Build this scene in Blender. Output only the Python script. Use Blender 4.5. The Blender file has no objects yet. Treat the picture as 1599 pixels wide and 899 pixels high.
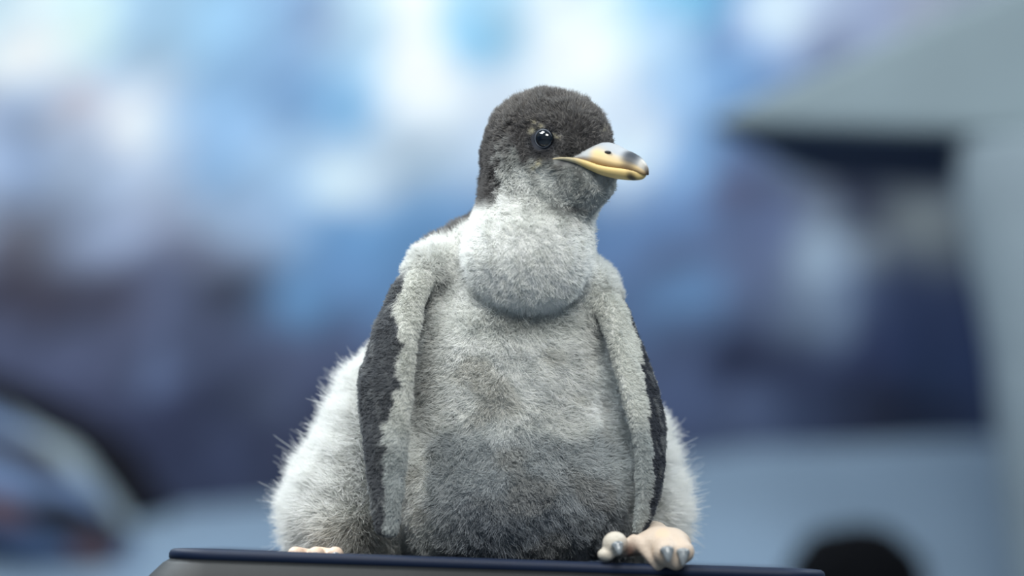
import bpy, bmesh, math
import numpy as np
from mathutils import Matrix, Vector

rng = np.random.default_rng(7)
SC = bpy.context.scene
COL = SC.collection

# ------------------------------------------------------------------ camera
FPX = 3771.0                 # focal length in pixels of the 1599 px frame
DIST = 2.17                  # distance to the chick
S = DIST / FPX               # metres per pixel at the chick
CAMZ = 0.80
PITCH = math.atan((871.0 - 450.0) / FPX)
ROLL = math.atan(0.0335)
CAMPOS = Vector((0, -DIST, CAMZ))
RC = Matrix.Rotation(math.pi / 2 + PITCH, 3, 'X') @ Matrix.Rotation(ROLL, 3, 'Z')
cam = bpy.data.cameras.new('camera')
cam.sensor_width = 36.0
cam.lens = FPX * 36.0 / 1599.0
cam.clip_start = 0.05
cam.dof.use_dof = True
cam.dof.focus_distance = DIST - 0.045
cam.dof.aperture_fstop = 1.2
camo = bpy.data.objects.new('camera', cam)
COL.objects.link(camo)
camo.matrix_world = Matrix.Translation(CAMPOS) @ RC.to_4x4()
SC.camera = camo
RIGHT, UP, FWD = RC.col[0].copy(), RC.col[1].copy(), -RC.col[2].copy()


def at(px, py, dist):
    """World point seen at a pixel of the photograph, at a distance along +Y from the camera."""
    r = FWD + RIGHT * ((px - 800) / FPX) + UP * ((450 - py) / FPX)
    return CAMPOS + r * (dist / r.y)


# ------------------------------------------------------------------ light
w = bpy.data.worlds.new('world')
SC.world = w
w.use_nodes = True
w.node_tree.nodes['Background'].inputs[0].default_value = (0.66, 0.82, 1.0, 1)
w.node_tree.nodes['Background'].inputs[1].default_value = 0.30


def area(name, loc, target, size, power, color):
    l = bpy.data.lights.new(name, 'AREA')
    l.shape = 'RECTANGLE'
    l.size, l.size_y = size
    l.energy = power
    l.color = color
    o = bpy.data.objects.new(name, l)
    COL.objects.link(o)
    o.location = loc
    o.rotation_euler = (Vector(target) - Vector(loc)).to_track_quat('-Z', 'Y').to_euler()
    return o


area('ceiling_light_key', (-1.1, -0.3, 2.9), (0, 0, 1.0), (1.1, 1.1), 66, (0.95, 0.99, 1.0))
area('ceiling_light_back', (-1.7, 1.3, 2.9), (0, 0, 0.95), (0.9, 0.7), 58, (0.84, 0.94, 1.0))
area('ceiling_light_front', (0.2, -2.4, 3.0), (0, 0, 0.9), (1.4, 1.0), 96, (1.0, 1.0, 0.96))
area('ceiling_light_side', (1.7, 0.7, 2.9), (0, 0, 0.95), (0.9, 0.7), 46, (0.84, 0.94, 1.0))
area('ceiling_light_mural', (-0.4, 2.4, 3.3), (-0.3, 3.9, 1.9), (5.5, 0.5), 45, (1.0, 1.0, 0.97))

vs = SC.view_settings
SC.display_settings.display_device = 'sRGB'
vs.view_transform = 'Standard'
vs.look = 'None'
vs.exposure = 0.0
vs.gamma = 1.0
vs.use_curve_mapping = False
SC.cycles.use_denoising = True
SC.cycles.max_bounces = 8


# ------------------------------------------------------------------ helpers
def lin(c):
    c = np.asarray(c, float) / 255.0
    return np.where(c <= 0.04045, c / 12.92, ((c + 0.055) / 1.055) ** 2.4)


def mat(name, col=None, rough=0.6, attr=None, noise=None, bump=None, spec=0.5, gain=1.0):
    m = bpy.data.materials.new(name)
    m.use_nodes = True
    nt = m.node_tree
    b = nt.nodes['Principled BSDF']
    b.inputs['Roughness'].default_value = rough
    b.inputs['Specular IOR Level'].default_value = spec
    src = None
    if attr:
        a = nt.nodes.new('ShaderNodeAttribute')
        a.attribute_name = attr
        src = a.outputs['Color']
    elif col is not None:
        rgb = nt.nodes.new('ShaderNodeRGB')
        rgb.outputs[0].default_value = (*lin(col), 1)
        src = rgb.outputs[0]
    tc = nt.nodes.new('ShaderNodeTexCoord')
    if noise:
        scale, amt = noise
        n = nt.nodes.new('ShaderNodeTexNoise')
        n.inputs['Scale'].default_value = scale
        n.inputs['Detail'].default_value = 6
        nt.links.new(tc.outputs['Object'], n.inputs['Vector'])
        mr = nt.nodes.new('ShaderNodeMapRange')
        mr.inputs[1].default_value, mr.inputs[2].default_value = 0.3, 0.7
        mr.inputs[3].default_value, mr.inputs[4].default_value = 1 - amt, 1 + amt
        nt.links.new(n.outputs['Fac'], mr.inputs[0])
        mx = nt.nodes.new('ShaderNodeVectorMath')
        mx.operation = 'SCALE'
        nt.links.new(src, mx.inputs[0])
        nt.links.new(mr.outputs[0], mx.inputs['Scale'])
        src = mx.outputs[0]
    nt.links.new(src, b.inputs['Base Color'])
    if bump:
        scale, st, dist = bump
        n = nt.nodes.new('ShaderNodeTexNoise')
        n.inputs['Scale'].default_value = scale
        n.inputs['Detail'].default_value = 8
        nt.links.new(tc.outputs['Object'], n.inputs['Vector'])
        bp = nt.nodes.new('ShaderNodeBump')
        bp.inputs['Strength'].default_value = st
        bp.inputs['Distance'].default_value = dist
        nt.links.new(n.outputs['Fac'], bp.inputs['Height'])
        nt.links.new(bp.outputs[0], b.inputs['Normal'])
    return m


def mesh_obj(name, verts, faces, material, parent=None, smooth=True, colors=None):
    me = bpy.data.meshes.new(name)
    me.from_pydata([tuple(v) for v in verts], [], [tuple(f) for f in faces])
    return finish(name, me, material, parent, smooth, colors)


def mesh_np(name, V, Q, material, parent=None, smooth=True, colors=None):
    """Quads from numpy arrays."""
    me = bpy.data.meshes.new(name)
    me.vertices.add(len(V))
    me.vertices.foreach_set('co', np.ascontiguousarray(V, np.float32).ravel())
    me.loops.add(len(Q) * 4)
    me.loops.foreach_set('vertex_index', np.ascontiguousarray(Q, np.int32).ravel())
    me.polygons.add(len(Q))
    me.polygons.foreach_set('loop_start', np.arange(len(Q), dtype=np.int32) * 4)
    me.update(calc_edges=True)
    me.validate()
    return finish(name, me, material, parent, smooth, colors)


def finish(name, me, material, parent, smooth, colors):
    if colors is not None:
        ca = me.attributes.new('col', 'FLOAT_COLOR', 'POINT')
        c4 = np.ones((len(me.vertices), 4), np.float32)
        c4[:, :3] = colors
        ca.data.foreach_set('color', c4.ravel())
    me.polygons.foreach_set('use_smooth', [smooth] * len(me.polygons))
    me.materials.append(material)
    o = bpy.data.objects.new(name, me)
    COL.objects.link(o)
    if parent is not None:
        o.parent = parent
    return o


def tag(o, label=None, cat=None, group=None, kind=None):
    if label: o['label'] = label
    if cat: o['category'] = cat
    if group: o['group'] = group
    if kind: o['kind'] = kind
    return o


def loft(sections, closed_ends=True):
    """sections: list of equally long loops of points -> verts, faces."""
    n = len(sections[0])
    V = [tuple(p) for s in sections for p in s]
    F = []
    for i in range(len(sections) - 1):
        for j in range(n):
            k = (j + 1) % n
            F.append((i * n + j, i * n + k, (i + 1) * n + k, (i + 1) * n + j))
    if closed_ends:
        F.append(tuple(range(n - 1, -1, -1)))
        b = (len(sections) - 1) * n
        F.append(tuple(range(b, b + n)))
    return V, F


def wave_noise(seed, freq, n=14):
    r = np.random.default_rng(seed)
    K = r.normal(size=(n, 3)) * freq
    ph = r.uniform(0, 6.283, n)
    def f(P):
        return np.sin(P @ K.T + ph).sum(1) / math.sqrt(n / 2)
    return f


def sstep(a, b, x):
    t = np.clip((x - a) / (b - a), 0, 1)
    return t * t * (3 - 2 * t)


def bump2(x, y, cx, cy, rx, ry, p=1.0):
    return np.exp(-(((x - cx) / rx) ** 2 + ((y - cy) / ry) ** 2) ** p)


# ------------------------------------------------------------------ setting: mural wall
DW = 6.0
YW = CAMPOS.y + DW
PW = FPX / DW                                     # mural pixels per metre
# printed mural: sky, cloud, ice and rock, one colour per 100 px cell of the print
GRID = {
 -50: "226,240,248 200,228,245 165,208,238 150,198,232 145,180,220 205,232,248 240,246,250 160,212,240 225,240,250 205,228,246 120,200,238 110,175,225 200,220,242 160,175,208 150,160,180 140,150,170",
  50: "226,239,246 203,228,244 168,208,237 152,199,232 140,178,218 190,222,242 240,245,250 160,208,236 232,241,249 226,236,248 165,205,238 106,146,194 190,210,236 150,165,200 150,158,176 120,135,150",
 150: "158,184,220 196,200,216 208,224,242 142,184,222 126,168,213 122,180,222 228,237,246 216,228,242 228,238,246 224,236,248 156,194,230 118,165,212 110,140,185 95,115,150 80,95,120 70,85,105",
 250: "158,184,222 182,202,230 194,212,236 138,180,220 166,198,226 200,219,235 190,213,232 190,210,230 195,213,233 200,218,236 124,168,212 92,118,160 88,100,125 62,75,98 40,55,80 40,55,80",
 350: "120,124,140 156,172,202 152,164,190 154,176,204 138,172,208 104,155,202 100,150,196 100,145,190 98,140,185 94,132,178 96,128,172 92,108,145 118,134,152 62,70,92 108,118,126 60,75,100",
 450: "76,74,90 88,94,120 92,102,132 82,88,110 104,152,198 98,142,188 95,138,182 92,130,175 90,125,165 90,118,160 94,130,172 92,108,142 128,148,172 72,88,122 48,64,100 48,64,100",
 550: "82,90,120 86,94,124 78,88,116 76,86,116 80,90,120 78,90,122 76,90,122 74,90,125 74,90,125 76,92,128 74,90,124 40,50,80 62,74,108 48,60,94 40,58,96 40,58,96",
 650: "58,66,94 56,63,93 58,66,96 56,66,96 58,66,94 56,64,92 58,68,98 62,74,105 66,80,112 70,86,120 74,90,126 84,100,134 60,75,106 42,52,78 34,50,80 40,56,88",
 750: "50,58,84 50,58,86 48,58,86 50,60,88 52,62,90 52,62,90 52,62,92 58,70,100 60,74,106 66,80,114 70,86,120 76,92,126 58,72,104 42,52,78 34,50,80 40,56,88",
}


def mural_color(px, py):
    rows = sorted(GRID)
    G = np.array([[lin([float(v) for v in c.split(',')]) for c in GRID[r].split()] for r in rows])
    gx = np.clip((px - 50) / 100.0, 0, 14.999)
    # beyond the frame the print mirrors on
    gx = np.abs(((px - 50) / 100.0 + 15) % 60 - 15)
    gx = np.where(gx > 15, 30 - gx, gx)
    gx = np.clip(np.abs(gx), 0, 14.999)
    gy = np.clip((py + 50) / 100.0, 0, len(rows) - 1.001)
    i, j = gy.astype(int), gx.astype(int)
    fy, fx = gy - i, gx - j
    fx, fy = sstep(0, 1, fx)[:, None], sstep(0, 1, fy)[:, None]
    c = (G[i, j] * (1 - fx) + G[i, j + 1] * fx) * (1 - fy) + (G[i + 1, j] * (1 - fx) + G[i + 1, j + 1] * fx) * fy
    # distinct printed shapes
    def blob(c, cx, cy, rx, ry, rgb, a=1.0, p=2.0):
        k = (a * bump2(px, py, cx, cy, rx, ry, p))[:, None]
        return c * (1 - k) + lin(rgb) * k
    for b in ((30, 70, 70, 55, (236, 244, 248), .8), (225, 175, 42, 48, (232, 236, 246), .9), (165, 125, 26, 22, (206, 190, 196), .7),
              (45, 195, 18, 36, (125, 135, 155), .6), (80, 165, 30, 22, (205, 208, 216), .5),
              (745, 60, 40, 45, (135, 200, 236), .85), (485, 35, 30, 26, (138, 160, 202), .7),
              (640, 130, 60, 75, (238, 243, 249), .7), (560, 285, 55, 40, (205, 222, 236), .7),
              (20, 385, 50, 26, (100, 98, 112), .8), (310, 392, 70, 22, (112, 112, 135), .7),
              (470, 495, 45, 40, (98, 150, 196), .9), (350, 470, 60, 26, (62, 70, 90), .8), (90, 460, 110, 28, (70, 68, 86), .8),
              (240, 600, 30, 34, (104, 122, 160), .7), (430, 625, 28, 30, (84, 96, 124), .7), (120, 560, 45, 26, (94, 104, 138), .6),
              (345, 690, 36, 26, (72, 82, 112), .6), (250, 700, 120, 40, (48, 56, 86), .6),
              (1010, 225, 34, 50, (214, 226, 242), .9), (1105, 10, 50, 24, (105, 200, 238), .9), (1225, 20, 42, 26, (212, 228, 245), .8),
              (1370, 40, 45, 30, (165, 182, 215), .7), (1290, 75, 30, 26, (130, 140, 175), .7),
              (1125, 310, 60, 20, (88, 88, 118), .7), (1060, 400, 70, 22, (86, 92, 122), .7),
              (1230, 275, 34, 26, (108, 118, 128), .8), (1320, 325, 45, 26, (28, 34, 60), .8), (1240, 330, 40, 20, (62, 58, 80), .7),
              (1240, 405, 50, 40, (150, 170, 190), .9), (1345, 400, 36, 34, (135, 148, 154), .8), (1440, 340, 36, 44, (118, 128, 132), .8),
              (1285, 500, 34, 50, (118, 138, 164), .7), (1120, 560, 45, 40, (36, 46, 76), .8), (1150, 640, 34, 30, (92, 108, 146), .7),
              (1405, 640, 34, 20, (12, 18, 34), .9), (1480, 580, 40, 50, (44, 66, 104), .6), (1070, 450, 40, 30, (92, 134, 176), .7)):
        c = blob(c, *b)
    return c


nx, nz = 540, 150
xs = np.linspace(-6.0, 6.0, nx)
zs = np.linspace(0.0, 3.1, nz)
X, Z = np.meshgrid(xs, zs, indexing='ij')
rel = np.stack([X.ravel(), np.full(X.size, DW), Z.ravel() - CAMZ], 1)
RCn = np.array(RC)
loc_ = rel @ RCn
mpx = 800 + FPX * loc_[:, 0] / -loc_[:, 2]
mpy = 450 - FPX * loc_[:, 1] / -loc_[:, 2]
n1, n2 = wave_noise(3, 9.0), wave_noise(4, 22.0)
P3 = np.stack([X.ravel(), Z.ravel() * 1.3, np.zeros(X.size)], 1)
mc = mural_color(mpx + 18 * n1(P3), mpy + 12 * n1(P3 + 5)) * (1 + 0.10 * n2(P3))[:, None]
# vertical streaks of the rock print
stre = wave_noise(5, 60.0)(P3 * np.array([1, .12, 1]))
mc *= (1 + 0.07 * stre * sstep(430, 520, mpy))[:, None]
mc = np.clip(mc, 0.004, 0.9) ** 1.06
mc = mc * 0.87 + 0.13 * (mc @ np.array([0.3, 0.5, 0.2]))[:, None]
V = np.stack([X.ravel(), np.full(X.size, YW), Z.ravel()], 1)
idx = np.arange(nx * nz).reshape(nx, nz)
Q = np.stack([idx[:-1, :-1], idx[1:, :-1], idx[1:, 1:], idx[:-1, 1:]], -1).reshape(-1, 4)
m_mural = mat('mural_print', attr='col', rough=0.75, spec=0.2, noise=(14, 0.10))
tag(mesh_np('wall_back', V, Q, m_mural, smooth=False, colors=mc), 'wall printed with a blue sky, cloud and rock mural', kind='structure')

# floor
m_floor = mat('concrete_floor', (92, 104, 116), 0.6, noise=(3, 0.15), bump=(30, 0.2, 0.01))
tag(mesh_obj('floor', [(-6, -4, 0), (6, -4, 0), (6, YW, 0), (-6, YW, 0)], [(0, 1, 2, 3)], m_floor), 'grey blue concrete floor of the enclosure', kind='structure')


m_wall = mat('painted_wall', (120, 140, 165), 0.8, noise=(2, 0.08), bump=(40, 0.15, 0.005))
for nm, sx_ in (('wall_left', -6), ('wall_right', 6)):
    tag(mesh_obj(nm, [(sx_, -4, 0), (sx_, YW, 0), (sx_, YW, 3.1), (sx_, -4, 3.1)], [(0, 1, 2, 3) if sx_ > 0 else (3, 2, 1, 0)], m_wall, smooth=False),
        'plain blue grey side wall of the enclosure', kind='structure')

# ------------------------------------------------------------------ snow bank in front of the mural
def horizon(px):
    return 871 + (px - 800) * 0.0335


BKX = np.array([-700, 0, 250, 430, 700, 900, 1060, 1200, 1500, 2300.])
BKY = np.array([824, 820, 800, 786, 762, 742, 722, 698, 688, 684.])
TERR = 0.715


def bank_z(x, D):
    px = 800 + FPX * x / 5.4
    top = CAMZ + (horizon(px) - np.interp(px, BKX, BKY)) * 5.4 / FPX
    if D < 4.65:
        return float(np.interp(D, [3.9, 4.0, 4.08, 4.65], [0, 0.6, 0.70, TERR]))
    t = min(1.0, (D - 4.65) / 0.8)
    return float(TERR + (top - TERR) * (1 - (1 - t) ** 1.6))


def bank():
    nxx = 240
    Ds = np.concatenate([np.linspace(3.9, 4.1, 7), np.linspace(4.15, 5.5, 36), np.linspace(5.55, YW + DIST - 0.03, 6)])
    ny = len(Ds)
    V = np.array([(x, CAMPOS.y + D, bank_z(x, D)) for x in np.linspace(-5.98, 5.98, nxx) for D in Ds])
    V[:, 2] += 0.006 * wave_noise(11, 5.0)(V) * (V[:, 2] > 0.75)
    idx = np.arange(nxx * ny).reshape(nxx, ny)
    Q = np.stack([idx[:-1, :-1], idx[1:, :-1], idx[1:, 1:], idx[:-1, 1:]], -1).reshape(-1, 4)
    V = list(map(tuple, V)); F = [tuple(q) for q in Q]
    # skirt down to the floor so that the bank is a solid
    border = list(idx[:, 0]) + list(idx[-1, 1:]) + list(idx[::-1, -1][1:]) + list(idx[0, ::-1][1:-1])
    b0 = len(V)
    for i in border: V.append((V[i][0], V[i][1], -0.001))
    nb = len(border)
    for a in range(nb):
        b = (a + 1) % nb
        F.append((border[b], border[a], b0 + a, b0 + b))
    return V, F


V, F = bank()
m_snow = mat('packed_artificial_snow', (112, 131, 150), 0.8, noise=(4, 0.06), bump=(40, 0.3, 0.01), spec=0.2)
tag(mesh_obj('snow_bank', V, F, m_snow), 'long smooth pale blue bank of artificial snow along the mural', 'snow bank')


# ------------------------------------------------------------------ rocks, ledge, pillar
def rock(name, center, radii, seed, material, colorfn=None, amp=0.16, freq=2.2, flat=0.0, rot=0.0):
    bm = bmesh.new()
    bmesh.ops.create_icosphere(bm, subdivisions=5, radius=1.0)
    P = np.array([v.co for v in bm.verts])
    na, nb = wave_noise(seed, freq), wave_noise(seed + 50, freq * 3.0)
    r = 1 + amp * na(P) * 0.6 + amp * 0.35 * nb(P)
    fac = wave_noise(seed + 9, freq * 1.4)(P)
    r += amp * 0.35 * np.abs(fac) - amp * 0.2
    P2 = P * r[:, None] * np.array(radii)
    if rot:
        c, s = math.cos(rot), math.sin(rot)
        x, z = P2[:, 0].copy(), P2[:, 2].copy()
        P2[:, 0], P2[:, 2] = x * c - z * s, x * s + z * c
    P2[:, 2] = np.maximum(P2[:, 2], P2[:, 2].min() * 0.8)
    P2[:, 2] -= P2[:, 2].min()          # rests on its base
    F = [tuple(v.index for v in f.verts) for f in bm.faces]
    bm.free()
    cols = colorfn(P, P2) if colorfn is not None else None
    o = mesh_obj(name, P2, F, material, colors=cols)
    o.location = center
    return o


def mottled(P, P2):
    a, b = wave_noise(171, 4.2)(P), wave_noise(72, 4.2)(P + 3)
    c = np.tile(lin((82, 102, 134)), (len(P), 1))
    k = sstep(-0.1, 0.35, a)[:, None]
    c = c * (1 - k) + lin((26, 30, 44)) * k
    k = (sstep(0.3, 0.8, b) * sstep(0.3, -0.3, P[:, 2]))[:, None]
    c = c * (1 - k) + lin((92, 70, 78)) * k
    k = sstep(0.66, 0.82, (P[:, 0] * 0.45 + P[:, 2] * 0.88) + 0.05 * b)[:, None]      # icy crust along the ridge
    c = c * (1 - k) + lin((132, 146, 154)) * k
    return c


m_rock_attr = mat('painted_rock', attr='col', rough=0.85, noise=(12, 0.15), bump=(20, 0.5, 0.02))
m_rock_dark = mat('dark_rock', (17, 18, 24), 0.95, spec=0.1, noise=(8, 0.3), bump=(18, 0.5, 0.02))
m_rock_black = mat('black_rock', (6, 7, 10), 0.95, spec=0.08, noise=(8, 0.3), bump=(18, 0.5, 0.02))
def on_bank(x, D, drop=0.01):
    return Vector((x, CAMPOS.y + D, bank_z(x, D) - drop))


tag(rock('boulder', on_bank(-0.99, 4.86), (0.27, 0.17, 0.125), 21, m_rock_attr, mottled, amp=0.10, rot=-0.5),
    'mottled blue and brown boulder with a pale icy crust on the snow bank', 'boulder')
tag(rock('boulder', on_bank(-1.05, 5.25), (0.36, 0.12, 0.14), 25, m_rock_dark, None, amp=0.08, rot=-0.45),
    'low dark rock behind the mottled icy boulder', 'boulder')
tag(rock('boulder', on_bank(0.64, 4.4, 0.004), (0.125, 0.12, 0.101), 33, m_rock_black, None, amp=0.06),
    'round black boulder on the snow in front of the ice pillar', 'boulder')


def extrude_poly(front, back, name, material, bevel):
    n = len(front)
    V = [tuple(p) for p in front] + [tuple(p) for p in back]
    F = [tuple(range(n - 1, -1, -1)), tuple(range(n, 2 * n))]
    for i in range(n):
        k = (i + 1) % n
        F.append((i, k, n + k, n + i))
    o = mesh_obj(name, V, F, material, smooth=False)
    md = o.modifiers.new('bevel', 'BEVEL'); md.width = bevel; md.segments = 4; md.limit_method = 'NONE'
    return o


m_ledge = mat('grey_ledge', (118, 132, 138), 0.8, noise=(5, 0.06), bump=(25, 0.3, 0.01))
out = [(1092, 192), (1180, 150), (1330, 84), (1560, -20), (1900, -130), (2450, -150), (2620, 60), (2600, 240), (1600, 211), (1350, 203)]
fr = [at(x, y, 4.35) for x, y in out]
bk = [Vector((p.x, CAMPOS.y + 4.95, p.z)) for p in fr]
LZ = fr[8].z
for P in (fr, bk):
    for i in (7, 8, 9): P[i].z = LZ
bk[9].x += 0.12; bk[0].x += 0.26; bk[1].x += 0.22; bk[2].x += 0.08
ledge = bpy.data.objects.new('overhanging_ledge', None)
COL.objects.link(ledge)
tag(ledge, 'large grey wedge of overhanging ledge above the ice pillar', 'ledge')
extrude_poly(fr, bk, 'slab', m_ledge, 0.02).parent = ledge
m_under_shade = mat('navy_under_shade', (12, 28, 58), 0.8, noise=(5, 0.1))  # navy panel that paints in the shade under the ledge
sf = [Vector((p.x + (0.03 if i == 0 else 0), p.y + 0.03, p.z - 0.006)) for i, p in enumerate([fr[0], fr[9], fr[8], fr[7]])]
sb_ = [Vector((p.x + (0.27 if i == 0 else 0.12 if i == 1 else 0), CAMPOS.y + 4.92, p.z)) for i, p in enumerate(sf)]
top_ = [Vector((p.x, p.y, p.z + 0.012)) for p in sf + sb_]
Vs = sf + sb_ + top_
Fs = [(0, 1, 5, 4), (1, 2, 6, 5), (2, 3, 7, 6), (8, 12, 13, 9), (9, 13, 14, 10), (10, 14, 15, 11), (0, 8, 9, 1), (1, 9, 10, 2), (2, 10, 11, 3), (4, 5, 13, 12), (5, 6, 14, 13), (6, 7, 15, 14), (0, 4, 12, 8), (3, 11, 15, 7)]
mesh_obj('under_shade', Vs, Fs, m_under_shade, ledge, smooth=False)


def pillar():
    secs = []
    pts = [(200, 1500), (300, 1494), (420, 1508), (560, 1540), (700, 1566), (850, 1592), (1000, 1606)]
    nn = wave_noise(41, 3.0)
    Dp, r = 4.42, 0.30
    for z in np.linspace(LZ - 0.004, TERR + 0.002, 40):
        py = horizon(1550) - (z - CAMZ) * FPX / Dp
        p0 = at(np.interp(py, [p[0] for p in pts], [p[1] for p in pts]), py, Dp)
        loop = []
        for k in range(36):
            a = 2 * math.pi * k / 36
            rr = r * (1 + 0.03 * float(nn(np.array([[math.cos(a), math.sin(a), z * 2]]))[0]))
            loop.append((p0.x + r + rr * math.cos(a), CAMPOS.y + Dp + rr * 0.6 * math.sin(a), z))
        secs.append(loop)
    return loft(secs)


V, F = pillar()
m_pillar = mat('ice_pillar', (114, 127, 135), 0.7, noise=(6, 0.08), bump=(12, 0.4, 0.02))
tag(mesh_obj('ice_pillar', V, F, m_pillar), 'pale blue grey ice pillar leaning under the overhanging ledge', 'pillar')

# ------------------------------------------------------------------ upturned tub under the chick
YF = -158 * S                                        # front of the rim
DF = DIST + YF
pl, pr = at(262, 853, DF), at(1292, 886, DF)
TX0, TX1, TY0, TY1 = pl.x, pr.x, YF, YF + 0.36
RIMZ = CAMZ - 0.001
DECK = RIMZ - 0.013


def rrect(off, z, rad=0.035, n=7):
    r = rad + max(min(off, 0.03), -0.03)
    fo = off if off < 0.01 else 0.01 + (off - 0.01) * 0.5
    x0, x1, y0, y1 = TX0 - off, TX1 + fo, TY0 - fo, TY1 + fo
    P = []
    for cx, cy, a0 in ((x1 - r, y1 - r, 0), (x0 + r, y1 - r, 90), (x0 + r, y0 + r, 180), (x1 - r, y0 + r, 270)):
        for k in range(n + 1):
            a = math.radians(a0 + 90 * k / n)
            P.append((cx + r * math.cos(a), cy + r * math.sin(a), z))
    return P


m_tub = mat('charcoal_plastic', (17, 20, 22), 0.55, spec=0.3, noise=(40, 0.05), bump=(300, 0.1, 0.001))
m_rim = mat('navy_plastic', (4, 22, 48), 0.6, spec=0.3, noise=(40, 0.08))
tub = bpy.data.objects.new('plastic_tub', None)
COL.objects.link(tub)
tub.location = ((TX0 + TX1) / 2, (TY0 + TY1) / 2, 0)
tag(tub, 'upturned charcoal plastic tub with a raised navy rim under the penguin chick', 'tub')
off0 = Vector(tub.location)


def sub(P):
    return [(p[0] - off0.x, p[1] - off0.y, p[2] - off0.z) for p in P]


prof = [(-0.028, DECK - 0.0005), (-0.004, DECK - 0.004), (0.002, RIMZ - 0.0092), (0.008, RIMZ - 0.013), (0.030, RIMZ - 0.034), (0.048, RIMZ - 0.055), (0.058, RIMZ - 0.09), (0.08, 0.05), (0.082, 0.0), (0.07, 0.0), (0.05, RIMZ - 0.10)]
V, F = loft([sub(rrect(o, z)) for o, z in prof], closed_ends=False)
n = 32
F.append(tuple(range(n)))                                    # deck
mesh_obj('tub_wall', V, F, m_tub, tub)
prof = [(-0.012, DECK - 0.002), (-0.0115, RIMZ - 0.004), (-0.010, RIMZ - 0.001), (-0.007, RIMZ), (-0.001, RIMZ - 0.0005), (0.0018, RIMZ - 0.002), (0.003, RIMZ - 0.0045), (0.003, RIMZ - 0.0080), (0.001, RIMZ - 0.0105)]
V, F = loft([sub(rrect(o, z)) for o, z in prof], closed_ends=False)
mesh_obj('rim', V, F, m_rim, tub)


# ------------------------------------------------------------------ penguin chick: implicit surface in pixel units
# local frame of the chick: X right, Y up, D towards the camera, one unit = S metres
def L(px, py, d):
    k = (DIST - d * S) / DIST
    return np.array([(px - 800) * k, (450 - py) * k, d], float)


def screen(P):
    k = (DIST - P[:, 2] * S) / DIST
    return 800 + P[:, 0] / k, 450 - P[:, 1] / k


def ell(P, c, r, R=None):
    q = P - c
    if R is not None: q = q @ R            # columns of R are the ellipsoid's axes
    r = np.asarray(r, float)
    k0 = np.sqrt(((q / r) ** 2).sum(1)) + 1e-9
    k1 = np.sqrt(((q / r ** 2) ** 2).sum(1)) + 1e-9
    return k0 * (k0 - 1) / k1


def cap(P, a, b, ra, rb):
    ab = b - a
    t = np.clip(((P - a) @ ab) / (ab @ ab), 0, 1)
    return np.sqrt(((P - a - t[:, None] * ab) ** 2).sum(1)) - (ra + (rb - ra) * t)


def smin(a, b, k):
    h = np.clip(0.5 + 0.5 * (b - a) / k, 0, 1)
    return b + (a - b) * h - k * h * (1 - h)


HC = L(860, 231, 25)
TH = math.radians(38)
PD = math.radians(3)
HF = np.array([math.cos(TH) * math.cos(PD), -math.sin(PD), math.sin(TH) * math.cos(PD)])
HL = np.array([-math.sin(TH), 0, math.cos(TH)])
HU = np.cross(HL, HF)
HU = HU / np.linalg.norm(HU)
if HU[1] < 0: HU = -HU
HR = np.stack([HF, HL, HU], 1)
def hp(a, b, c): return HC + a * HF + b * HL + c * HU
def hloc(P): return (P - HC) @ HR

FLIP = {
 'L': dict(st=[(676, 408, 8, 29, 24), (639, 456, 60, 28, 19), (618, 520, 92, 36, 18), (602, 600, 112, 46, 16), (603, 690, 128, 37, 14), (604, 770, 132, 27, 12), (605, 826, 130, 18, 9)],
           u=np.array([0.88, 0.0, 0.47])),
 'R': dict(st=[(928, 438, 2, 28, 20), (958, 490, 34, 30, 18), (980, 545, 58, 38, 16), (1000, 610, 78, 48, 16), (1014, 670, 88, 44, 14), (1017, 725, 94, 36, 12), (1012, 775, 98, 26, 11), (1000, 826, 102, 12, 9)],
           u=np.array([-0.50, 0.0, 0.866])),
}


def flip_frame(P, key):
    """distance, chord coordinate (-1 trailing .. 1 leading), thickness coordinate (+ outer face), position along."""
    f = FLIP[key]
    best = np.full(len(P), 1e9); U = np.zeros(len(P)); Vv = np.zeros(len(P)); T = np.zeros(len(P))
    st = [(L(*s[:3]), s[3], s[4]) for s in f['st']]
    u = f['u'] / np.linalg.norm(f['u'])
    for i in range(len(st) - 1):
        a, wa, ta = st[i]; b, wb, tb = st[i + 1]
        ab = b - a
        ln = np.linalg.norm(ab)
        e = ab / ln
        uu = u - (u @ e) * e; uu /= np.linalg.norm(uu)
        vv = np.cross(e, uu)
        # outer face points away from the body
        outw = np.array([-0.5, 0, 0.87]) if key == 'L' else np.array([0.87, 0, 0.5])
        if vv @ outw < 0: vv = -vv
        q = P - a
        tt = (q @ e) / ln
        t = np.clip(tt, 0, 1)
        over = np.maximum(np.abs(tt - 0.5) - 0.5, 0) * ln
        ww, th = wa + (wb - wa) * t, ta + (tb - ta) * t
        pu, pv = (q @ uu) / ww, (q @ vv) / th
        po = over / th
        d = (np.sqrt(pu ** 2 + pv ** 2 + po ** 2) - 1) * th
        m = d < best
        best = np.where(m, d, best); U = np.where(m, pu, U); Vv = np.where(m, pv, Vv); T = np.where(m, i + t, T)
    return best, U, Vv, T


# the world's up direction and the deck in the local frame
UPL = np.array([RIGHT.z, UP.z, -FWD.z])
Q0 = CAMPOS + FWD * DIST
DECK_OFF = (DECK - Q0.z) / S


def sdf_head(P):
    d = ell(P, HC, (99, 84, 79), HR)
    d = smin(d, ell(P, hp(42, 0, -46), (70, 60, 48), HR), 22)
    d = smin(d, ell(P, hp(-12, 0, -8), (80, 80, 80), HR), 20)
    return d


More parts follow.
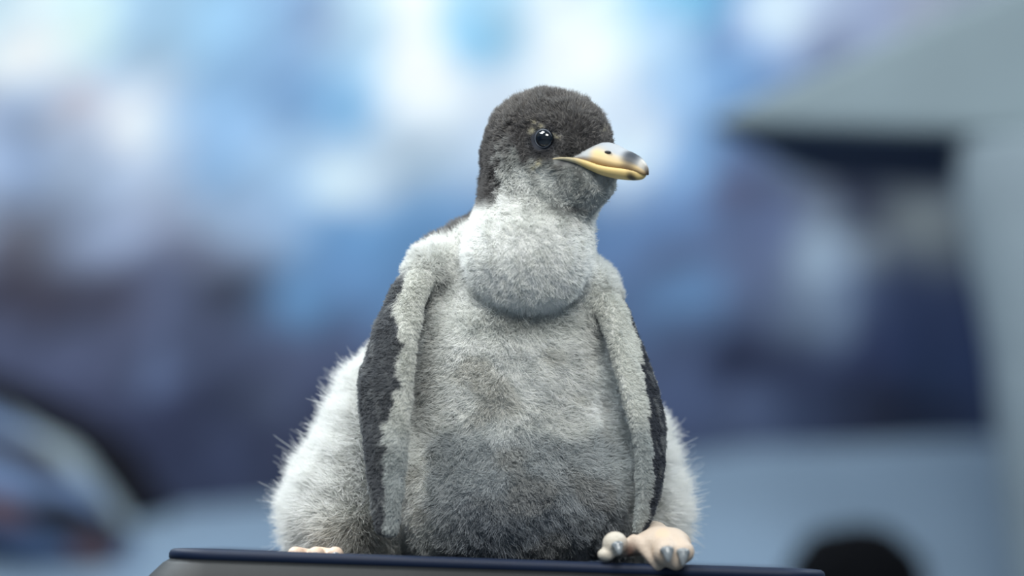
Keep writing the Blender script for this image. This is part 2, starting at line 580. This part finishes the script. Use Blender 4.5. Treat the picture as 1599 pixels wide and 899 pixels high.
def sdf_body(P):
    d = ell(P, L(785, 600, -40), (165, 215, 135))
    d = smin(d, ell(P, L(785, 750, -40), (205, 150, 150)), 40)
    d = smin(d, cap(P, L(650, 570, -70), L(562, 800, -70), 70, 102), 30)
    d = smin(d, cap(P, L(935, 600, -70), L(985, 800, -70), 60, 76), 30)
    d = smin(d, cap(P, L(805, 392, -40), L(714, 418, -30), 86, 58), 40)
    d = smin(d, cap(P, L(850, 425, -40), L(897, 462, -20), 78, 58), 40)
    d = smin(d, ell(P, L(790, 530, -20), (138, 135, 96)), 30)
    d = smin(d, ell(P, L(770, 560, -110), (150, 210, 110)), 40)
    d = smin(d, ell(P, L(775, 800, -205), (70, 60, 80)), 40)
    return d


def sdf_neck(P):
    return cap(P, L(848, 262, 15), L(826, 392, 8), 86, 93)


def sdf_crop(P):
    return ell(P, L(821, 404, 64), (93, 86, 76))


def sdf_all(P):
    d = smin(sdf_body(P), smin(sdf_neck(P), sdf_crop(P), 38) + 3, 11)
    d = smin(d, sdf_head(P), 34)
    for k in 'LR':
        fd, _, _, ft = flip_frame(P, k)
        d = smin(d, fd, 7 + 26 * sstep(1.3, 0.0, ft))
    for sgn in (1, -1):                       # shallow eye sockets
        d = np.maximum(d, -(ell(P, hp(44, 91 * sgn, 10), (20, 14, 18), HR)))
    return np.maximum(d, DECK_OFF + 4 - P @ UPL)


def surface_net(f, lo, hi, h, block=24):
    lo, hi = np.asarray(lo, float), np.asarray(hi, float)
    n = np.ceil((hi - lo) / h).astype(int) + 1
    ax = [lo[i] + h * np.arange(n[i]) for i in range(3)]
    Fv = np.empty(n, np.float32)
    for s in range(0, n[0], block):
        G = np.stack(np.meshgrid(ax[0][s:s + block], ax[1], ax[2], indexing='ij'), -1)
        Fv[s:s + block] = f(G.reshape(-1, 3)).reshape(G.shape[:3])
    ins = Fv < 0
    cn = n - 1
    acc = np.zeros((*cn, 3), np.float32); cnt = np.zeros(cn, np.float32)
    sl = lambda o, i: slice(o, o + cn[i])
    corners = [(a, b, c) for a in (0, 1) for b in (0, 1) for c in (0, 1)]
    for A in corners:
        for axis in range(3):
            if A[axis]: continue
            B = list(A); B[axis] = 1
            sa = tuple(sl(A[i], i) for i in range(3)); sb = tuple(sl(B[i], i) for i in range(3))
            m = ins[sa] != ins[sb]
            fa, fb = Fv[sa][m], Fv[sb][m]
            t = fa / (fa - fb)
            p = np.tile(np.array(A, np.float32), (len(t), 1))
            p[:, axis] = t
            acc[m] += p; cnt[m] += 1
    m = cnt > 0
    vid = np.full(cn, -1, np.int64)
    vid[m] = np.arange(m.sum())
    ii = np.argwhere(m)
    V = lo + h * (ii + acc[m] / cnt[m][:, None])
    Qs = []
    for axis in range(3):
        o1, o2 = (axis + 1) % 3, (axis + 2) % 3
        s0 = [slice(None)] * 3; s1 = [slice(None)] * 3
        s0[axis] = slice(0, -1); s1[axis] = slice(1, None)
        ch = ins[tuple(s0)] != ins[tuple(s1)]
        ids = np.argwhere(ch)
        ok = (ids[:, o1] > 0) & (ids[:, o2] > 0) & (ids[:, o1] < cn[o1]) & (ids[:, o2] < cn[o2])
        ids = ids[ok]
        pos = ins[tuple(s0)][tuple(ids.T)]
        def cell(d1, d2):
            j = ids.copy(); j[:, o1] -= d1; j[:, o2] -= d2
            return vid[tuple(j.T)]
        q = np.stack([cell(1, 1), cell(0, 1), cell(0, 0), cell(1, 0)], 1)
        q[~pos] = q[~pos][:, ::-1]
        Qs.append(q)
    return V, np.concatenate(Qs)


def to_obj(P):
    """local pixel units -> metres in the chick's root frame (X right, Y away, Z up)."""
    P = np.asarray(P, float)
    return np.stack([P[..., 0] * S, -P[..., 2] * S, (P[..., 1] + 421) * S], -1)


root = bpy.data.objects.new('penguin_chick', None)
COL.objects.link(root)
RB = Matrix((RIGHT, FWD, UP)).transposed()
root.matrix_world = Matrix.Translation(Q0 - UP * (421 * S)) @ RB.to_4x4()
tag(root, 'fluffy grey and white penguin chick standing on the tub with head turned', 'penguin')

V, Q = surface_net(sdf_all, (-370, -450, -300), (310, 320, 200), 4.0)


def vnormals(V, Q):
    fn = np.cross(V[Q[:, 2]] - V[Q[:, 0]], V[Q[:, 3]] - V[Q[:, 1]])
    N = np.zeros_like(V)
    for i in range(4): np.add.at(N, Q[:, i], fn)
    return N / (np.linalg.norm(N, axis=1, keepdims=True) + 1e-9), np.linalg.norm(fn, axis=1) * 0.5


VN, QA = vnormals(V, Q)

C_DARK, C_WHITE = lin((117, 115, 114)), lin((246, 247, 244))
nA, nB, nC = wave_noise(81, 0.05), wave_noise(82, 0.16), wave_noise(83, 0.02)


def mixc(c, col, k):
    k = np.clip(k, 0, 1)[:, None]
    return c * (1 - k) + np.asarray(col) * k


def plumage(P):
    """colour, down length, stand-up, density for points on the chick."""
    sx, sy = screen(P)
    h = hloc(P)
    a, b, c_ = h[:, 0], h[:, 1], h[:, 2]
    nf, ng = nB(P), nA(P)
    fl = {k: flip_frame(P, k) for k in 'LR'}
    isF = {k: sstep(7, 1, fl[k][0]) for k in 'LR'}
    headness = sstep(14, 2, sdf_head(P)) * (sy < 335)
    col = np.tile(C_WHITE, (len(P), 1))
    ln = np.full(len(P), 16.0)
    up = np.full(len(P), 0.75)
    # flanks: long white down
    flank = sstep(640, 590, sx) + sstep(985, 1020, sx)
    flank = np.clip(flank, 0, 1) * sstep(520, 600, sy)
    ln = ln + 16 * flank
    up = up + 0.2 * flank
    # belly: grey patch, greyer towards the bottom
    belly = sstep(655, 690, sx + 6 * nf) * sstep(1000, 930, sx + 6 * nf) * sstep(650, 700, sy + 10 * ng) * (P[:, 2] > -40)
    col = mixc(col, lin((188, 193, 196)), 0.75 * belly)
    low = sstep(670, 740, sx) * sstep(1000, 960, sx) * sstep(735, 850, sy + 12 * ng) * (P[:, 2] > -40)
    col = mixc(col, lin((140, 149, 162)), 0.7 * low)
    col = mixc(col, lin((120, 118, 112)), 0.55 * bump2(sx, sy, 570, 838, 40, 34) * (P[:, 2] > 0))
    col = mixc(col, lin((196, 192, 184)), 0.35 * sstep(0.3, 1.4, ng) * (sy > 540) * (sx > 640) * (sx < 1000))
    # shade painted into the down beside the flippers and below the crop
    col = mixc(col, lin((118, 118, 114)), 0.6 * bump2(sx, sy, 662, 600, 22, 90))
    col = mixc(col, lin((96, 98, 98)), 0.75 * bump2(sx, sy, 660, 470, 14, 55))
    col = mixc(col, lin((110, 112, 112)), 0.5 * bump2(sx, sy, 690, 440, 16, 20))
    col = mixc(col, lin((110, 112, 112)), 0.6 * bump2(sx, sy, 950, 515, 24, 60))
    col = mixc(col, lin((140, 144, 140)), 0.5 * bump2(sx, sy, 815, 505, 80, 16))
    col = mixc(col, lin((170, 172, 168)), 0.15 * sstep(0.5, 1.3, nf) * (sy < 480))
    ln = np.where(sdf_crop(P) < 6, 11, ln)
    # dark back
    back = sstep(-95, -130, P[:, 2] + 8 * nf) * (sy > 330)
    col = mixc(col, C_DARK * 1.2, back)
    shoulder = sstep(4, -16, P[:, 2] + 4 * nf) * sstep(300, 330, sy) * sstep(560, 520, sy) * sstep(780, 740, sx)
    col = mixc(col, C_DARK * 1.5, shoulder)
    ln = np.where(sy < 480, np.minimum(ln, 13), ln)
    # neck and head
    dark = np.clip((c_ + 22 + 0.22 * (a - 20) + 7 * nf - 6 * sstep(20, 70, -a)) / 16, 0, 1)
    dark = np.maximum(dark, sstep(-20, -38, a + 5 * nf) * sstep(335, 305, sy))       # nape stripe
    nape = sstep(-5, -35, P[:, 2]) * (sy < 345)
    dark = np.maximum(dark, nape)
    dark *= (sy < 350)
    grey = sstep(-62, -22, c_ + 6 * nf) * (sy < 330) * sstep(-60, -10, a)
    col = mixc(col, lin((150, 152, 148)), 0.75 * grey)
    col = mixc(col, lin((150, 154, 152)), 0.6 * bump2(a, c_, 90, -60, 40, 40) * (sy < 340))
    col = mixc(col, C_DARK, dark)
    col = mixc(col, lin((86, 83, 84)), 0.55 * dark * sstep(0.2, 1.2, ng))
    col = mixc(col, lin((165, 160, 154)), 0.45 * dark * sstep(30, 70, c_) * sstep(20, -40, a))
    col = mixc(col, lin((60, 62, 64)), 0.6 * bump2(sx, sy, 895, 325, 26, 6))
    ln = np.where(sy < 345, 10, ln)
    ln = np.where(headness > 0.5, 9.5 + 6 * sstep(10, 70, c_), ln)
    up = np.where(headness > 0.5, 0.68 + 0.15 * sstep(10, 70, c_), up)
    # short feathering next to the bill and round the eye
    nearb = np.sqrt(((a - 112) / 1.0) ** 2 + (c_ + 12) ** 2 + (b * 0.8) ** 2)
    ln = np.where(nearb < 48, 4.5, ln)
    e = np.minimum(np.linalg.norm(h - np.array([44, 80, 11]), axis=1), np.linalg.norm(h - np.array([44, -80, 11]), axis=1))
    ln = np.where(e < 34, 4.0, ln)
    col = mixc(col, lin((60, 62, 68)), 0.6 * sstep(34, 20, e))
    for fx, fy, fr_ in ((835, 192, 3), (846, 198, 4), (866, 213, 4), (872, 216, 3), (833, 206, 6), (848, 205, 5), (845, 253, 5), (838, 262, 4), (944, 205, 3)):
        col = mixc(col, lin((235, 228, 200)), 0.8 * bump2(sx, sy, fx, fy, fr_ * 0.95, fr_ * 0.75) * (P[:, 2] > 30))
    dens = np.ones(len(P))
    dens[e < 18] = 0
    gape = (c_ < -15) & (c_ > -27 - 0.2 * np.maximum(a - 66, 0)) & (a > 60) & (np.abs(b) < 74)
    dens[gape] = 0
    # flippers: dark outer face, pale leading edge
    for k in 'LR':
        dF, u, v, t = fl[k]
        onF = isF[k]
        u = u + 0.10 * nf
        edge = np.interp(t, [0, 1.7, 2.2, 3.0, 4.0, 6.0], [-0.25, -0.10, 0.66, 0.72, 0.20, 0.05]) if k == 'L' else np.interp(t, [0, 2.0, 3.0, 7.0], [-0.4, -0.3, 0.42, 0.45])
        dk = sstep(edge + 0.10, edge - 0.10, u) * sstep(-0.25, 0.15, v) * sstep(0.25, 1.0, t)
        if k == 'R': dk = dk * (1 - 0.7 * sstep(-0.75, -0.95, u))
        fc = mixc(np.tile(lin((226, 227, 222)), (len(P), 1)), lin((114, 117, 121)) if k == 'L' else lin((84, 88, 96)), dk)
        fc = mixc(fc, lin((150, 153, 154)), 0.6 * dk * sstep(0.3, 1.2, nf))
        fc = mixc(fc, lin((168, 176, 178)), 0.6 * sstep(3.5, 4.5, t) * (1 - dk))
        kk = onF * sstep(0.15, 0.9, t)
        col = mixc(col, 0, kk) + fc * kk[:, None]
        ln = np.where(kk > 0.5, 7.5 - 1.2 * sstep(2, 5, t), ln)
        up = np.where(kk > 0.5, 0.55, up)
    onflip = np.maximum(isF['L'], isF['R'])
    return col, ln, up, dens, headness, onflip


m_skin = mat('downy_skin', attr='col', rough=0.9, spec=0.1)
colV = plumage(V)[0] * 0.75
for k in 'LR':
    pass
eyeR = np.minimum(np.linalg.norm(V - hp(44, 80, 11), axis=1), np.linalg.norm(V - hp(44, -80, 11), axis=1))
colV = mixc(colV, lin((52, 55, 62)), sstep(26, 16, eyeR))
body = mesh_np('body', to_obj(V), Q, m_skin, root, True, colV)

# ---- down: hair curves rooted on the body
NH = 430000
cen = V[Q].mean(1)
wgt = QA * np.where(cen[:, 2] < -130, 0.35, 1.0)
hd = sstep(340, 325, screen(cen)[1])
fi = np.maximum(sstep(6, 2, flip_frame(cen, 'L')[0]), sstep(6, 2, flip_frame(cen, 'R')[0]))
wgt = wgt * (1 + 0.9 * hd + 0.9 * fi)
pick = rng.choice(len(Q), NH, p=wgt / wgt.sum())
s, t = rng.random(NH)[:, None], rng.random(NH)[:, None]
qv = V[Q[pick]]; qn = VN[Q[pick]]
bil = lambda A: (A[:, 0] * (1 - s) + A[:, 1] * s) * (1 - t) + (A[:, 3] * (1 - s) + A[:, 2] * s) * t
HPt, HN = bil(qv), bil(qn)
HN /= np.linalg.norm(HN, axis=1, keepdims=True)
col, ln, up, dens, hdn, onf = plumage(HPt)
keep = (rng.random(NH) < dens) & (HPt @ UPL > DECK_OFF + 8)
HPt, HN, col, ln, up, hdn, onf = [A[keep] for A in (HPt, HN, col, ln, up, hdn, onf)]
NH = len(HPt)
flow = np.tile(np.array([0, -1.0, 0.0]), (NH, 1))
flow = flow * (1 - hdn)[:, None] + (-HF + np.array([0, 0.15, 0])) * hdn[:, None]
sxh, syh = screen(HPt)
flow += np.stack([0.5 * np.sign(HPt[:, 0] + 15) * (syh > 520), np.zeros(NH), np.zeros(NH)], 1)
flow -= (flow * HN).sum(1, keepdims=True) * HN
flow /= np.linalg.norm(flow, axis=1, keepdims=True) + 0.2
nz3 = np.stack([wave_noise(91 + i, 0.09)(HPt) for i in range(3)], 1) * 0.17 + np.stack([wave_noise(95 + i, 0.3)(HPt) for i in range(3)], 1) * 0.11
flk = (np.clip(sstep(600, 560, sxh) + sstep(1010, 1030, sxh), 0, 1) * (syh > 530) * (onf < 0.5)) > 0.5
nz3 = nz3 * (1 + 0.9 * hdn - 0.45 * flk)[:, None]
dirn = HN * up[:, None] + flow * (1.05 - up)[:, None] * 1.3 + nz3 + rng.normal(size=(NH, 3)) * 0.24
dirn /= np.linalg.norm(dirn, axis=1, keepdims=True)
dots = (dirn * HN).sum(1)
dirn += HN * np.maximum(0.18 - dots, 0)[:, None]
ln = ln * np.where(flk & (rng.random(NH) < 0.05), 1.5, 1.0) * rng.uniform(0.55, 1.2, NH) * (1 + 0.15 * nB(HPt))
tip = HPt + dirn * ln[:, None]
# clumps: neighbouring tips draw together
cs = np.where(onf > 0.5, 7.0, np.where(hdn > 0.5, 7.0, 10.0))[:, None]
cell = np.floor((HPt + nz3 * 8) / cs).astype(np.int64)
key = (cell[:, 0] + 4000) * 100000000 + (cell[:, 1] + 4000) * 10000 + cell[:, 2] + 4000
_, inv = np.unique(key, return_inverse=True)
cntc = np.bincount(inv)
tm = np.stack([np.bincount(inv, tip[:, i]) / cntc for i in range(3)], 1)[inv]
ck = ((np.where(flk, 0.12, 0.26) + 0.2 * np.maximum(onf, hdn)) * rng.uniform(0.3, 1.0, NH))[:, None]
tip = tip * (1 - ck) + tm * ck
curl = rng.normal(size=(NH, 3)) * (np.where(flk, 0.05, 0.10) * ln)[:, None] + np.array([0, -1, 0]) * (0.06 * ln)[:, None]
NP = 5
sv = np.linspace(0, 1, NP)
pts = HPt[:, None] * (1 - sv)[None, :, None] + tip[:, None] * sv[None, :, None] + curl[:, None] * (4 * sv * (1 - sv))[None, :, None] * 0.8
pts[:, 0] -= HN * 1.0
rad0 = np.where(hdn + onf > 0.5, 0.42, 0.42) * rng.uniform(0.7, 1.2, NH)
radp = rad0[:, None] * (1 - 0.75 * sv ** 1.5)[None, :] * S
col = mixc(col, lin((188, 183, 176)), 0.5 * hdn * (rng.random(NH) < 0.22) * sstep(-10, 30, hloc(HPt)[:, 2]))
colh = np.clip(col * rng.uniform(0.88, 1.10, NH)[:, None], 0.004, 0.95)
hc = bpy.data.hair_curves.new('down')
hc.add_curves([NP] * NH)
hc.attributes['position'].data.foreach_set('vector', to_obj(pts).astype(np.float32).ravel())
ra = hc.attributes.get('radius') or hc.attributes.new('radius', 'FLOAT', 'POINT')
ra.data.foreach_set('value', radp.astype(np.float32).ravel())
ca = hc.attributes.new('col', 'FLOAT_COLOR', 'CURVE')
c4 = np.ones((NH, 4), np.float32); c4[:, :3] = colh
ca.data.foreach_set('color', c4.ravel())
m_down = bpy.data.materials.new('down')
m_down.use_nodes = True
nt = m_down.node_tree
nt.nodes.clear()
outn = nt.nodes.new('ShaderNodeOutputMaterial')
at_ = nt.nodes.new('ShaderNodeAttribute'); at_.attribute_name = 'col'
df = nt.nodes.new('ShaderNodeBsdfDiffuse'); tr = nt.nodes.new('ShaderNodeBsdfTranslucent'); mx = nt.nodes.new('ShaderNodeMixShader')
mx.inputs[0].default_value = 0.42
nt.links.new(at_.outputs['Color'], df.inputs[0]); nt.links.new(at_.outputs['Color'], tr.inputs[0])
nt.links.new(df.outputs[0], mx.inputs[1]); nt.links.new(tr.outputs[0], mx.inputs[2])
nt.links.new(mx.outputs[0], outn.inputs[0])
hc.materials.append(m_down)
down = bpy.data.objects.new('down', hc)
COL.objects.link(down)
down.parent = root
tag(down, 'soft down, white on the body and dark grey on head and flippers', kind='stuff')

# ---- eyes
m_eye = mat('eye', (8, 14, 22), 0.04, noise=(200, 0.2), spec=0.8)
m_lid = mat('eyelid', (74, 80, 90), 0.45)


def uv_ball(c, axes, r, nu=28, nv=18):
    V, F = [], []
    for i in range(nv + 1):
        th = math.pi * i / nv
        for j in range(nu):
            ph = 2 * math.pi * j / nu
            V.append(c + axes @ np.array([r[0] * math.sin(th) * math.cos(ph), r[1] * math.cos(th), r[2] * math.sin(th) * math.sin(ph)]))
    for i in range(nv):
        for j in range(nu):
            k = (j + 1) % nu
            F.append((i * nu + j, i * nu + k, (i + 1) * nu + k, (i + 1) * nu + j))
    return V, F


for sgn in (1, -1):
    ec = hp(44, 73 * sgn, 11)
    Vv, F = uv_ball(ec, HR, (15.5, 12.5, 14.5))
    eye = mesh_obj('eye', to_obj(np.array(Vv)), F, m_eye, root)
    # lid: a ring round the ball
    nrm = HL * sgn + HF * 0.25 ; nrm = nrm / np.linalg.norm(nrm)
    e1 = np.cross(nrm, HU); e1 /= np.linalg.norm(e1); e2 = np.cross(nrm, e1)
    secs = []
    for k in range(36):
        a = 2 * math.pi * k / 36
        dr = e1 * math.cos(a) + e2 * math.sin(a)
        base = hp(45, 78 * sgn, 11) + dr * 13.2
        secs.append([base + dr * 1.3 * math.cos(q) + nrm * 1.6 * math.sin(q) for q in np.linspace(0, 2 * math.pi, 9)[:-1]])
    secs.append(secs[0])
    Vv, F = loft(secs, closed_ends=False)
    mesh_obj('eyelid', to_obj(np.array(Vv)), F, m_lid, eye)

# ---- bill
m_bill = mat('bill', attr='col', rough=0.5, spec=0.35, bump=(90, 0.15, 0.001))


def bill_loft(rows, upper):
    A = [r[0] for r in rows]
    aa = np.concatenate([np.linspace(A[0], A[-1], 44)])
    ww, tt, bb = [np.interp(aa, A, [r[i] for r in rows]) for i in (1, 2, 3)]
    def sm(x):
        y = x.copy()
        for _ in range(3): y[1:-1] = 0.25 * y[:-2] + 0.5 * y[1:-1] + 0.25 * y[2:]
        return y
    ww, tt, bb = sm(ww), sm(tt), sm(bb)
    secs, info = [], []
    n = 24
    for a, w_, t_, b_ in zip(aa, ww, tt, bb):
        loop = []
        for k in range(n):
            q = 2 * math.pi * k / n
            x, y = math.cos(q), math.sin(q)
            px = w_ * np.sign(x) * abs(x) ** 0.85
            if upper:
                cz = b_ + (t_ - b_) * max(y, 0) ** 0.9 if y >= 0 else b_ + 1.5 * y
            else:
                cz = t_ + (t_ - b_) * (-(max(-y, 0) ** 0.75)) if y < 0 else t_ + 1.0 * y
            loop.append(hp(a, px, cz)); info.append((a, px / max(w_, .1), cz, y))
        secs.append(loop)
    Vv, F = loft(secs)
    return np.array(Vv), F, np.array(info)


up_rows = [(58, 66, -16, -20), (75, 58, -11, -19), (92, 46, 2, -18), (107, 37, 11, -22), (122, 31, 8, -26), (138, 26, 1, -28), (154, 21, -4, -29), (166, 16, -9, -31), (174, 12, -14, -33), (180, 9, -19, -36), (184.5, 5, -26, -37)]
lo_rows = [(56, 71, -19, -25), (70, 66, -16, -24), (84, 57, -16, -28), (100, 46, -20, -37), (116, 37, -26, -43), (134, 30, -29, -46), (150, 24, -30, -47), (163, 18, -32, -47), (172, 13, -34, -46), (178, 7, -36, -44), (181, 3, -37, -41)]
Vv, F, inf = bill_loft(up_rows, True)
a_, b_, c_, y_ = inf.T
cc = np.tile(lin((220, 194, 144)), (len(inf), 1))
cc = mixc(cc, lin((158, 163, 168)), sstep(0.45, 0.78, y_ + 0.004 * (a_ - 120)))
cc = mixc(cc, lin((176, 180, 182)), sstep(112, 98, a_))
cc = mixc(cc, lin((40, 47, 56)), bump2(a_, y_, 161, 0.8, 13, 0.7, 2) * 0.95)
cc = mixc(cc, lin((190, 186, 178)), sstep(172, 177, a_) * sstep(0.2, 0.5, y_) * 0.8)
cc = mixc(cc, lin((120, 84, 50)), sstep(0.12, 0.0, y_) * 0.75)
cc = mixc(cc, lin((70, 56, 44)), sstep(180, 184, a_) * 0.6)
ub = mesh_obj('upper_bill', to_obj(Vv), F, m_bill, root, colors=cc)
Vv, F, inf = bill_loft(lo_rows, False)
a_, b_, c_, y_ = inf.T
cc = np.tile(lin((222, 194, 130)), (len(inf), 1))
cc = mixc(cc, lin((214, 200, 164)), sstep(100, 80, a_))
cc = mixc(cc, lin((46, 42, 38)), bump2(a_, y_, 165, -0.7, 7, 0.65, 2) * 0.95)
cc = mixc(cc, lin((110, 96, 84)), sstep(-0.8, -0.98, y_) * 0.8 * sstep(140, 110, a_))
lb = mesh_obj('lower_bill', to_obj(Vv), F, m_bill, root, colors=cc)
m_nostril = mat('nostril', (28, 28, 32), 0.7)
for sgn in (1, -1):
    Vv, F = uv_ball(hp(127, 24.0 * sgn, -6), HR, (6.5, 3.0, 2.6), 16, 10)
    mesh_obj('nostril', to_obj(np.array(Vv)), F, m_nostril, ub)

# ---- feet
m_foot = mat('foot_skin', attr='col', rough=0.5, bump=(420, 0.5, 0.0012), spec=0.4)
m_claw = mat('claw', (118, 124, 128), 0.22, spec=0.7, noise=(150, 0.2))


def foot(f, lo, hi, colorfn):
    V, Q = surface_net(f, lo, hi, 2.0)
    return mesh_np('foot', to_obj(V), Q, m_foot, root, True, colorfn(V))


def claw(base, tipp, r, bend, parent):
    base, tipp = np.asarray(base), np.asarray(tipp)
    ax = tipp - base
    e = ax / np.linalg.norm(ax)
    s1 = np.cross(e, np.array([0, 1, 0.3])); s1 /= np.linalg.norm(s1); s2 = np.cross(s1, e)
    secs = []
    for i in range(13):
        t = i / 12
        c = base + ax * t + np.array([0, 1.0, 0.4]) * bend * math.sin(math.pi * t)
        rr = r * math.sqrt(max(1 - t ** 1.6, 0.004)) * (0.8 + 0.2 * math.sin(math.pi * min(1, t * 2)))
        secs.append([c + (s1 * math.cos(q) + s2 * math.sin(q) * 0.85) * rr for q in np.linspace(0, 2 * math.pi, 17)[:-1]])
    Vv, F = loft(secs)
    return mesh_obj('claw', to_obj(np.array(Vv)), F, m_claw, parent)


def foot_right(P):
    d = cap(P, L(1022, 838, 60), L(1030, 848, 130), 24, 24)
    d = smin(d, ell(P, L(1036, 848, 148), (42, 24, 34)), 10)
    d = smin(d, cap(P, L(1030, 845, 150), L(1040, 862, 192), 17, 19), 8)      # middle toe
    d = smin(d, cap(P, L(1052, 846, 150), L(1067, 862, 186), 17, 17), 8)      # outer toe
    d = smin(d, cap(P, L(1040, 868, 190), L(1056, 876, 190), 15, 14), 6)
    d = smin(d, cap(P, L(1010, 850, 135), L(978, 856, 160), 15, 13), 8)       # inner toe
    d = smin(d, ell(P, L(961, 849, 176), (19, 18, 18)), 8)
    d = smin(d, ell(P, L(947, 866, 180), (13, 10, 12)), 5)
    d = smin(d, cap(P, L(990, 842, 160), L(1028, 884, 182), 7, 8), 9)         # web edge
    return d


def foot_cols(V):
    sx, sy = screen(V)
    c = np.tile(lin((192, 175, 158)), (len(V), 1))
    n = wave_noise(61, 0.08)(V)
    c = mixc(c, lin((208, 180, 152)), sstep(0.2, 1.2, n) * 0.6)
    c = mixc(c, lin((188, 184, 172)), sstep(985, 972, sx) * (sx > 900) * 0.7)
    c = mixc(c, lin((84, 48, 40)), 0.85 * bump2(sx, sy, 984, 862, 12, 16))
    c = mixc(c, lin((150, 140, 128)), 0.6 * sstep(866, 884, sy) * (sx > 900))
    return c


fR = foot(foot_right, (L(915, 800, 110)[0], -460, 30), (L(1100, 800, 30)[0] + 30, -345, 225), foot_cols)
claw(L(964, 850, 190), L(968, 866, 208), 10, 3, fR)
claw(L(1041, 858, 206), L(1045, 878, 224), 11.5, 5, fR)
claw(L(1067, 860, 198), L(1067, 884, 216), 11, 5, fR)


def foot_left(P):
    d = cap(P, L(505, 872, 20), L(500, 874, 90), 18, 18)
    for x, x2, dd in ((478, 462, 128), (498, 494, 140), (518, 524, 132)):
        d = smin(d, cap(P, L(x, 872, 80), L(x2, 867, dd), 15, 13), 8)
    return np.maximum(d, DECK_OFF + 1.0 - P @ UPL)


def foot_cols2(V):
    c = np.tile(lin((204, 180, 160)), (len(V), 1))
    return mixc(c, lin((220, 194, 168)), sstep(0.2, 1.2, wave_noise(62, 0.08)(V)) * 0.6)


fL = foot(foot_left, (-390, -470, -10), (-230, -375, 170), foot_cols2)
for x2, dd in ((460, 136), (493, 148), (525, 140)):
    claw(L(x2, 868, dd), L(x2 - 1, 874, dd + 12), 8, 2, fL)
